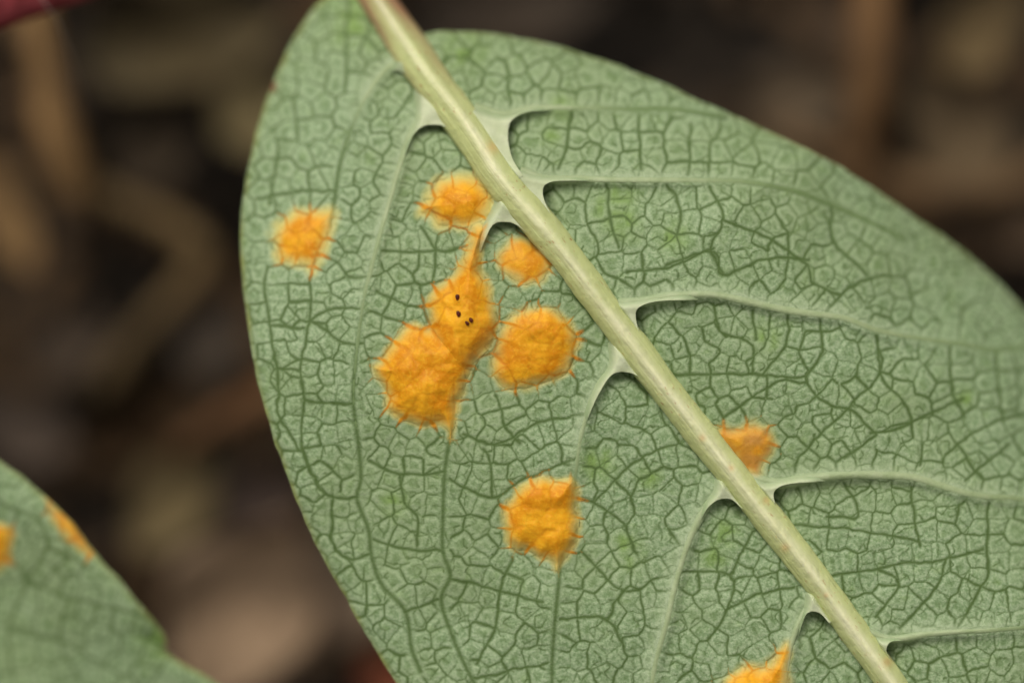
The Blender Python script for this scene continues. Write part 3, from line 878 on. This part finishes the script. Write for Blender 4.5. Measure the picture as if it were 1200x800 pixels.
prof = []
for q in np.linspace(-1, 1, 29):
    a = abs(q)
    h = 0.20 * (1 - a ** 2.4) * 0.86 + 0.045 * math.exp(-((q + 0.06) / 0.30) ** 2)
    if a > 0.93: h = -0.12 if a > 0.985 else h * 0.5
    prof.append((q, h * 0.9 if h > 0 else h))
def mid_h(h, px, py, arc, t):
    wv = np.interp(arc, [0, 1000, 1900], [1, 0.95, 0.2])
    return h * wv + 0.016 * fbm(arc / 2.5, t * 42, 16, 401, 2) * (h > 0.02) + 0.010 * vnoise(arc, t * 40, 24, 404) + 0.012 * np.exp(-((t - 0.5) / 0.12) ** 2) * 0 + 0.02 * vnoise(arc, t * 25, 90, 405) * (h > 0)
def mid_attr(px, py, arc, t):
    kw = np.interp(arc, [0, 300, 600], [0.20, 0.28, 0.40])
    keel = np.exp(-((t + 0.05 + 0.2 * vnoise(arc, 0 * arc, 60, 411)) / kw) ** 2) * (0.85 + 0.5 * vnoise(arc, 0 * arc, 40, 412))
    top = 1 - sm(20, 235, arc)
    pink = np.clip(top * (0.20 + 0.85 * sm(0.15, 0.95, -t) + 0.65 * sm(0.5, 0.95, t)) * (0.7 + 0.9 * vnoise(arc, t * 30, 30, 413)) - 0.25 * np.exp(-(t / .4) ** 2) * top, 0, 0.9)
    pink = np.clip(pink + 0.95 * (1 - sm(20, 120, arc)) * 0.55 * (1 - 0.5 * np.exp(-(t / .35) ** 2)), 0, 0.9)
    stain = np.zeros(px.shape)
    for x, y, r in ((920, 641, 5), (823, 513, 4), (857, 548, 3.5), (1040, 775, 6), (898, 586, 4), (578, 172, 8), (968, 697, 3)):
        stain = np.maximum(stain, np.exp(-((px - x) ** 2 + (py - y) ** 2) / r ** 2))
    return dict(keel=np.clip(keel, 0, 1), pink=pink, along=arc / 100, across=t * 0.2, stain=stain)
# zb at the axis: the rib bridges the blade, so it rides on the smooth form
PM = spline([(418, -40, 19), (428, -22, 19)] + [(a, b, c * 1.06) for a, b, c in MID], 2.0)
PM[:, 2] *= 1 + 0.10 * vnoise(PM[:, 0], PM[:, 1], 34, 421) + 0.05 * vnoise(PM[:, 0], PM[:, 1], 11, 422)
sweep(PM, prof, 'midrib', M_MID, leaf, lambda x, y: zb_main(x, y) + 0.02, mid_h, mid_attr)

# ------------------------------------------------------------------ side veins
vprof = [(q, 1 - abs(q) ** 2) for q in np.linspace(-1, 1, 11)]
for sd_, pts, hw, fade in VEINS:
    P0 = spline(pts, 2.2)
    arc0 = np.concatenate([[0], np.cumsum(np.hypot(*np.diff(P0, axis=0).T))])
    L = min(arc0[-1], fade * 1.55)
    keep = arc0 <= L
    P0, arc0 = P0[keep], arc0[keep]
    wv = np.interp(arc0, [0, 25, fade, fade * 1.6], [hw * 1.45, hw * 1.25, hw * 0.72, hw * 0.35]) * (1 + 0.25 * vnoise(arc0, 0 * arc0, 30, 501))
    P0 = np.column_stack([P0[:, 0] + 2 * vnoise(arc0, 0 * arc0 + hw * 99, 40, 502), P0[:, 1] + 2 * vnoise(arc0, 0 * arc0 + hw * 77, 40, 503), wv * (1.0 if sd_ == 'R' else 0.78)])
    def vh(h, px, py, arc, t, fade=fade, lift=0.75 if sd_ == 'R' else 0.6):
        hh = np.interp(arc, [0, 20, fade * 0.7, fade * 1.5], [0.075, 0.045, 0.024, 0.010])
        return np.where(np.abs(t) > 0.97, -0.10, h * hh * lift - 0.010)
    def va_(px, py, arc, t, fade=fade):
        g = sm(fade * 0.35, fade * 1.05, arc)
        rs = sample(fm, fm.rust, px, py)
        return dict(heart=rs, greening=0.9 * g, core=sm(1.0, 0.2, np.abs(t)) * np.where(arc > fade * 1.4, 0.5, 1), rust=rs, deep=0.3 + 0 * rs, ochre=0.3 * rs,
                    pale=sample(fm, fm.pale, px, py), yellow=0 * rs, veinlet=sample(fm, fm.line, px, py) * .6 * (1 - 0.8 * sample(fm, fm.pale, px, py)), ridge=0 * rs, halo=0 * rs)
    sweep(P0, vprof, 'vein', M_VEIN, leaf, lambda x, y: sample(fm, fm.zn, x, y), vh, va_)

# ------------------------------------------------------------------ webs in the axils
for outer, arc in WEBS:
    tp = tuple((np.array(outer[-1]) + np.array(arc[-1])) / 2 + 0.5 * (np.array(outer[-1]) - np.array(outer[-2])) / max(np.hypot(*(np.array(outer[-1]) - np.array(outer[-2]))), 1) * 16)
    O = spline(outer + [tp], 1.5); A = spline(arc + [tp], 1.5)
    def toward(p):                                      # a point under the midrib next to p
        k = np.argmin(np.hypot(MID_S[:, 0] - p[0], MID_S[:, 1] - p[1]))
        return MID_S[k, :2]
    poly = np.vstack([[toward(O[0])], O, A[::-1], [toward(A[0])]])
    lo = poly.min(0) - 2; hi = poly.max(0) + 2
    gx_ = np.arange(lo[0], hi[0], 1.2); gy_ = np.arange(lo[1], hi[1], 1.2)
    used, F, px, py, E = clip_grid(gx_, gy_, poly)
    do, _, _ = seg_dist(px, py, O); da, _, _ = seg_dist(px, py, A); dm, _, _ = seg_dist(px, py, MID_S[::4])
    tip = seg_dist(px, py, np.array([A[-1], A[-1] + 0.1]))[0]
    rise = 0.055 + 0.065 * np.exp(-np.maximum(dm - 18, 0) / 14.0)
    body = sm(0, 10, do) * 0.75 + 0.25
    taper = sm(0, 34, tip)
    z = sample(fm, fm.zn, px, py) + 0.005 + rise * np.maximum(body, np.exp(-da / 4) * 0.9) * taper - 0.025 * (1 - taper) - 0.02 * np.exp(-do / 2.0) + 0.008 * vnoise(px, py, 9, 601) - 0.02 * np.maximum(17 - dm, 0)
    V = np.stack([wx(px, z), wy(py, z), z], 1)
    b = np.unique(E); rm = np.full(len(V), -1); rm[b] = np.arange(len(b)) + len(V)
    V2 = V[b] - np.array([0, 0, 0.045])
    Fr = np.stack([E[:, 1], E[:, 0], rm[E[:, 0]], rm[E[:, 1]]], 1)
    rs = sample(fm, fm.rust, px, py) * 0.8
    root = np.clip(sm(10, 1, do) * 0.8 + 0.9 * sm(46, 8, tip), 0, 1)
    At = dict(root=root, heart=rs, rust=rs, deep=0.2 + 0 * rs, ochre=0.3 * rs)
    At = {k_: np.concatenate([v, v[b]]) for k_, v in At.items()}
    mesh_obj('axil_web', np.vstack([V, V2]), np.vstack([F, Fr]), M_WEB, leaf, At)

# ------------------------------------------------------------------ generic tube for stems and twigs
def tube(pts, rad, seg=16, rough=0.05, seed=0, cap=True):
    """pts: world points (with z), rad per point"""
    P = spline([(*p, r) for p, r in zip(pts, rad)], 0.12)
    # resample is by xy length; drop coincident points
    V = []; F = []
    up = np.array([0.0, 0, 1.0])
    n = len(P)
    for k in range(n):
        a = P[max(k - 1, 0), :3]; b = P[min(k + 1, n - 1), :3]
        t = b - a; t /= max(np.linalg.norm(t), 1e-9)
        s = np.cross(t, up)
        if np.linalg.norm(s) < 1e-3: s = np.array([1.0, 0, 0])
        s /= np.linalg.norm(s); u = np.cross(s, t)
        for q in range(seg):
            ph = 2 * math.pi * q / seg
            rr = P[k, 3] * (1 + rough * (math.sin(3 * ph + k * 0.05 + seed) + 0.7 * math.sin(k * 0.31 + seed) + 0.5 * math.sin(5 * ph - k * 0.13)))
            V.append(P[k, :3] + rr * (math.cos(ph) * s + math.sin(ph) * u))
    for k in range(n - 1):
        for q in range(seg):
            F.append((k * seg + q, k * seg + (q + 1) % seg, (k + 1) * seg + (q + 1) % seg, (k + 1) * seg + q))
    if cap:
        F.append(tuple(range(seg))[::-1]); F.append(tuple((n - 1) * seg + q for q in range(seg)))
    return np.array(V), F

# petiole of the main leaf, out of the picture, up to the red stem
Pz = float(zb_main(np.array(424.), np.array(-30.))) + 0.10
V, F = tube([at(428, -22, Pz - .02), at(412, -52, Pz - 0.1), at(385, -85, Pz - 0.3), at(345, -105, Pz - .4)], [.17, .17, .18, .22])
mesh_obj('petiole', V, F, mat_plain('pink petiole', (0.25, 0.10, 0.06), (0.40, 0.26, 0.13), 4, 0.5, 0.3, 0.05), leaf)

# ================================================================== SECOND LEAF
OUT2 = [(-420, 560), (-300, 470), (-160, 460), (-60, 500), (0, 541), (30, 562), (60, 588), (88, 616), (108, 645), (140, 680), (165, 709),
        (184, 733), (195, 752), (192, 762), (201, 768), (226, 783), (254, 801), (300, 840), (350, 905), (395, 985), (330, 1000), (200, 1000), (20, 980), (-180, 920), (-340, 790)]
TERT2 = [[(0, 590), (40, 606), (55, 640), (30, 680)], [(55, 640), (110, 668)], [(30, 680), (80, 700), (150, 715)], [(80, 700), (70, 750), (95, 800)],
         [(-40, 620), (0, 650), (30, 680), (10, 740), (20, 820)], [(10, 740), (70, 750), (140, 790)], [(0, 590), (-30, 560)]]
SPOTS2 = [
    ('', [(54, 584), (70, 592), (92, 612), (112, 652), (100, 648), (84, 638), (74, 625), (63, 611)], .06, .5, 6, 'narrow deep orange rust spot on the leaf margin'),
    ('', [(-40, 640), (-25, 612), (0, 611), (12, 620), (14, 637), (8, 660), (-4, 670), (-30, 668)], .09, .0, 6, 'orange rust spot cut by the left edge of the frame'),
]
def zb_second(px, py):
    n_ = ((px - 100) * -.62 + (py - 660) * .78) / 100.0        # distance in from the upper margin
    a_ = ((px - 100) * .78 + (py - 660) * .62) / 100.0
    z = -0.85 - 0.42 * np.exp(-((n_ - 1.3) / 1.6) ** 2) * 1.0 - 0.24 * np.maximum(n_, 0) + 0.012 * np.maximum(n_, 0) ** 2 - 0.05 * np.maximum(a_ - .6, 0) ** 2
    # a fold in the margin: the part below the crease lies over the lobe above it
    t = np.clip(((px - 150) * 48 + (py - 741) * 21) / (48 ** 2 + 21 ** 2), 0, 1.15)
    sgn = ((px - 150) * -21 + (py - 741) * 48) / 52.4
    z = z - 0.17 * sm(3.0, -2.5, sgn) * np.exp(-np.maximum(-sgn, 0) / 26) * sm(-0.1, 0.75, ((px - 150) * 48 + (py - 741) * 21) / 2745.0)
    return z
outline2 = jag(spline(OUT2, 3, True), 1.6, 87)
xs2 = axis(-10, 262, 1.6, -430, 400); ys2 = axis(530, 812, 1.6, 455, 1010)
f2 = build_field(xs2, ys2, zb_second, lambda x, y: x * 0 + 1.0, outline2, TERT2 + [[(152, 742), (168, 751), (192, 762)]], [], [], SPOTS2, [(195, 745, 20), (150, 640, 12)], 23, (27.0, 13.0))
leaf2 = empty('leaf', at(-420, 560, -1.4), 'smaller blurred green leaf at the lower left with an orange spot on its margin', 'leaf', 'rusted leaves')
build_blade(f2, 0.05, leaf2, dict(net=0.88, rim=lambda x, y: 0.8 + 0 * x, scar=lambda x, y: 0 * x))
build_spots(f2, SPOTS2, leaf2)
PM2 = spline([(-440, 600, 16), (-300, 700, 16), (-120, 805, 14), (60, 890, 11), (250, 955, 7), (385, 984, 3)], 4.0)
sweep(PM2, prof, 'midrib', M_MID, leaf2, lambda x, y: zb_second(x, y) + 0.02, lambda h, px, py, arc, t: h * 0.8,
      lambda px, py, arc, t: dict(keel=np.exp(-(t / .36) ** 2), pink=0 * t, along=arc / 100, across=t * .2, stain=0 * t))

# ================================================================== RED STEM, SILK
zs = -1.75
m_red = mat_plain('red bark', (0.13, 0.010, 0.013), (0.36, 0.055, 0.065), 3.2, 0.38, 0.35, 0.06, spec=0.5)
stem_pts = [at(-900, 420, -10.4), at(-760, 300, -9.0), at(-520, 150, -5.0), at(-300, 78, -2.6), at(-150, 42, zs), at(-12, 0, zs), at(120, -42, zs), at(335, -108, zs), at(520, -190, zs), at(700, -330, -2.2)]
V, F = tube(stem_pts, [.55, .5, .46, .42, .40, .385, .375, .35, .30, .22], 24, 0.012)
o = mesh_obj('red_stem', V, F, m_red, base=at(-900, 420, -10.4))
tag(o, 'glossy dark red stem crossing the upper left corner', 'stem')
V, F = tube([at(40, -18, -1.33), at(52, 4, -1.34), at(66, 21, -1.6), at(82, 64, -2.3), at(92, 110, -3.6), at(98, 150, -6.0), at(100, 180, -9)], [.0045] * 7, 6, 0)
o = mesh_obj('silk_thread', V, F, mat_plain('silk', (0.5, 0.45, 0.4), (0.6, 0.55, 0.5), 5, 0.5, 0.1, 0.01), base=at(52, 4, -1.34))
tag(o, 'hair-thin pale silk thread hanging from the red stem', 'thread')

# ================================================================== LITTER ON THE GROUND (out of focus)
def litter_mat(name, c):
    d = tuple(v * 0.75 for v in c); l = tuple(min(1, v * 1.55) for v in c)
    return mat_plain(name, d, l, 0.7, 0.85, 0.7, 0.25)

def stalk(name, pix, radpx, col, label, cat, seed=0):
    pix = [(x, y, z * 0.52) for x, y, z in pix]
    pts = [at(x, y, z) for x, y, z in pix]
    V, F = tube(pts, [r / 100 * (D - p[2]) / D for r, p in zip(radpx, pix)], 14, 0.05, seed)
    o = mesh_obj(name, V, F, litter_mat(label, col), base=pts[0])
    return tag(o, label, cat)

def dead_leaf(name, px, py, z, lpx, wpx, rot, col, label, cat, curl=0.35, tilt=(0, 0), seed=0, group=None):
    """a dry curled leaf: pointed oval with a rib, a wavy rim and thickness"""
    z = z * 0.52
    k = (D - z) / D / 100
    L, W = lpx * k, wpx * k
    n, m = 26, 15
    V = []
    rr = np.random.RandomState(seed)
    ph = rr.rand(4) * 6
    for a in range(n):
        s = a / (n - 1)
        wd = W * (math.sin(math.pi * s ** 0.85) ** 0.75 + 0.02) * (1 + 0.10 * math.sin(9 * s + ph[0]))
        for b in range(m):
            t = b / (m - 1) * 2 - 1
            x = (s - 0.5) * 2 * L; y = t * wd
            zz = curl * W * (t * t * 0.9 + 0.5 * math.sin(5 * s + ph[1]) * t + 0.6 * (2 * s - 1) ** 2) + 0.12 * W * math.sin(11 * s + 3 * t + ph[2]) * abs(t) - 0.06 * W * math.exp(-(t / 0.1) ** 2)
            V.append((x, y, zz))
    V = np.array(V)
    cx, sx_ = math.cos(tilt[0]), math.sin(tilt[0]); cy, sy_ = math.cos(tilt[1]), math.sin(tilt[1])
    Rx = np.array([[1, 0, 0], [0, cx, -sx_], [0, sx_, cx]]); Ry = np.array([[cy, 0, sy_], [0, 1, 0], [-sy_, 0, cy]])
    Rz = np.array([[math.cos(rot), -math.sin(rot), 0], [math.sin(rot), math.cos(rot), 0], [0, 0, 1]])
    V = V @ (Rz @ Ry @ Rx).T
    c = np.array(at(px, py, z))
    V = V + c
    N_ = len(V)
    V = np.vstack([V, V - np.array([0, 0, 0.05])])
    idx = np.arange(n * m).reshape(n, m)
    F = np.stack([idx[:-1, :-1], idx[1:, :-1], idx[1:, 1:], idx[:-1, 1:]], -1).reshape(-1, 4)
    bd = np.concatenate([idx[0, :], idx[1:, -1], idx[-1, -2::-1], idx[-2:0:-1, 0]])
    bn = np.roll(bd, -1)
    F = np.vstack([F, F[:, ::-1] + N_, np.stack([bd, bn, bn + N_, bd + N_], 1)])
    o = mesh_obj(name, V, F, litter_mat(label, col), base=c)
    return tag(o, label, cat, group)

TAN = (0.20, 0.115, 0.05); OLIVE = (0.135, 0.10, 0.045); PINKB = (0.235, 0.16, 0.10); BRN = (0.075, 0.05, 0.03); RUSTB = (0.20, 0.085, 0.035); GREYB = (0.12, 0.083, 0.055)
stalk('dead_stalk', [(20, -90, -13), (44, 30, -13), (56, 100, -13.2), (70, 165, -13.5), (92, 232, -14.2)], [19, 19, 20, 24, 20], (0.20, 0.115, 0.046), 'blurred tan stalk running down from under the red stem', 'stalk', 1)
stalk('dead_stalk', [(60, 205, -16), (130, 232, -16), (195, 262, -16), (238, 296, -16.2), (222, 330, -16.4), (185, 370, -16.6), (150, 410, -17), (118, 455, -17.5)], [14, 14, 15, 17, 16, 15, 17, 19], (0.115, 0.075, 0.032), 'blurred olive brown stalk with a sharp bend, left of the large leaf', 'stalk', 2)
stalk('dead_stalk', [(1030, -90, -13), (1022, 0, -13.2), (1020, 80, -13.5), (1012, 140, -14), (1002, 230, -15)], [26, 27, 27, 24, 20], (0.165, 0.088, 0.036), 'blurred upright brown stalk above the right margin of the large leaf', 'stalk', 3)
stalk('dead_twig', [(1290, 120, -15), (1200, 210, -15), (1120, 225, -15), (1030, 205, -15.4), (900, 150, -16)], [14, 16, 17, 16, 12], (0.125, 0.075, 0.035), 'blurred brown twig lying level behind the right margin', 'twig', 4)
stalk('dead_twig', [(205, 530, -16), (250, 498, -15.5), (295, 474, -15), (340, 452, -15), (430, 420, -15)], [8, 13, 17, 18, 16], (0.14, 0.068, 0.028), 'blurred reddish brown twig reaching under the left margin of the large leaf', 'twig', 5)
LL = [
    (282, 702, -14.0, 118, 88, 1.1, PINKB, 'large pale pinkish brown dead leaf at the bottom left', .30, (0.15, -0.1), 1),
    (400, 690, -15.8, 100, 60, 0.4, GREYB, 'grey brown dead leaf partly under the large pinkish one', .30, (-0.2, 0.1), 2),
    (205, 575, -16.5, 85, 44, 1.0, (0.12, 0.088, 0.040), 'olive brown dead leaf above the pinkish one', .35, (0.1, 0.1), 3),
    (0, 245, -15.4, 85, 34, -1.05, (0.165, 0.098, 0.040), 'ochre dead leaf at the left edge below the red stem', .3, (0, 0.1), 4),
    (215, 40, -16.0, 120, 65, 0.25, (0.085, 0.063, 0.030), 'dark olive dead leaf at the top left beside the large leaf', .45, (0.25, 0.15), 5),
    (300, 120, -16.4, 70, 50, 1.9, (0.090, 0.068, 0.030), 'olive dead leaf tucked against the upper left margin', .3, (-.1, .1), 6),
    (1150, 30, -15.5, 70, 45, 0.9, (0.10, 0.068, 0.030), 'olive brown dead leaf at the top right corner', .3, (0.1, 0.1), 7),
    (1120, 150, -16.0, 85, 55, 2.1, (0.085, 0.058, 0.030), 'dull brown dead leaf right of the upright stalk', .3, (-0.1, 0.1), 8),
    (940, 110, -16.2, 70, 45, 0.3, (0.080, 0.056, 0.033), 'dull brown dead leaf left of the upright stalk', .3, (0.1, -0.1), 9),
    (1180, 250, -16.5, 80, 40, 2.6, (0.075, 0.048, 0.028), 'brown dead leaf at the right edge above the large leaf', .3, (0.1, 0.1), 10),
    (600, 0, -17.5, 110, 60, 0.1, (0.032, 0.022, 0.014), 'very dark dead leaf behind the base of the large leaf', .25, (0, 0), 11),
    (455, 800, -15.5, 45, 30, 2.2, (0.16, 0.045, 0.02), 'small red brown dead leaf under the lower left margin', .35, (0.1, 0.2), 12),
    (80, 400, -17.0, 60, 40, 0.5, (0.05, 0.034, 0.022), 'small dark brown dead leaf in the hollow left of the bent stalk', .3, (0, 0.1), 13),
    (250, 390, -17.0, 60, 38, 1.2, (0.045, 0.033, 0.023), 'dark brown dead leaf beside the left margin of the large leaf', .3, (0, 0.1), 14),
    (20, 500, -17.0, 75, 40, 2.7, (0.050, 0.035, 0.025), 'dark brown dead leaf behind the smaller green leaf', .3, (0.1, 0.1), 15),
    (310, 590, -16.5, 60, 40, 0.7, (0.055, 0.036, 0.028), 'dusky dead leaf between the olive one and the large leaf', .3, (0.1, 0.1), 16),
    (1000, 20, -16.8, 60, 40, 1.5, (0.06, 0.038, 0.022), 'dark dead leaf lying behind the upright stalk', .3, (0.1, 0.1), 17),
    (180, 165, -17.2, 70, 45, 1.0, (0.036, 0.024, 0.013), 'dark dead leaf in the gap right of the tan stalk', .3, (0.0, 0.1), 18),
]
for x, y, z, l_, w_, ro, c, lab, cu, ti, sd2 in LL:
    dead_leaf('dead_leaf', x, y, z, l_, w_, ro, c, lab, 'dead leaf', cu, ti, sd2, 'dead leaves on the soil')

# crumbs of bark and leaf all over the soil: nobody could count them
rs_ = np.random.RandomState(5)
V = []; F = []; tone = []
for k_ in range(2600):
    x, y = rs_.uniform(-24, 24), rs_.uniform(-18, 18)
    z = float(ground_z(np.array(x), np.array(y))) + rs_.uniform(0.0, 0.35)
    L, W, T = rs_.uniform(.2, .9), rs_.uniform(.12, .4), rs_.uniform(.05, .16)
    a = rs_.uniform(0, 6.28); tl = rs_.uniform(-.5, .5)
    ca, sa = math.cos(a), math.sin(a)
    b0 = len(V); tn = rs_.rand() ** 1.5
    for (u, v, h) in ((-1, -.5, 0), (0, -1, .1), (1, -.3, 0), (.9, .5, 0), (-.1, 1, .1), (-1, .6, 0)):
        for hh in (0, 1):
            X_, Y_ = u * L, v * W
            V.append((x + ca * X_ - sa * Y_, y + sa * X_ + ca * Y_, z + h * L + tl * X_ + hh * T)); tone.append(tn)
    F.append((b0 + 1, b0 + 3, b0 + 5, b0 + 7, b0 + 9, b0 + 11)); F.append((b0 + 10, b0 + 8, b0 + 6, b0 + 4, b0 + 2, b0))
    for q in range(6):
        r_ = (q + 1) % 6
        F.append((b0 + 2 * q, b0 + 2 * r_, b0 + 2 * r_ + 1, b0 + 2 * q + 1))
m, t, p = new_mat('litter crumbs'); N = NT(t)
N.l(N.mix(N.attr('tone'), (0.018, 0.011, 0.005), (0.13, 0.070, 0.027)), p.inputs['Base Color'])
p.inputs['Roughness'].default_value = 0.9
o = mesh_obj('leaf_litter', np.array(V), F, m, None, dict(tone=tone), False, base=(0, 0, GZ))
tag(o, 'crumbled dark leaf litter covering the soil', 'leaf litter', None, 'stuff')
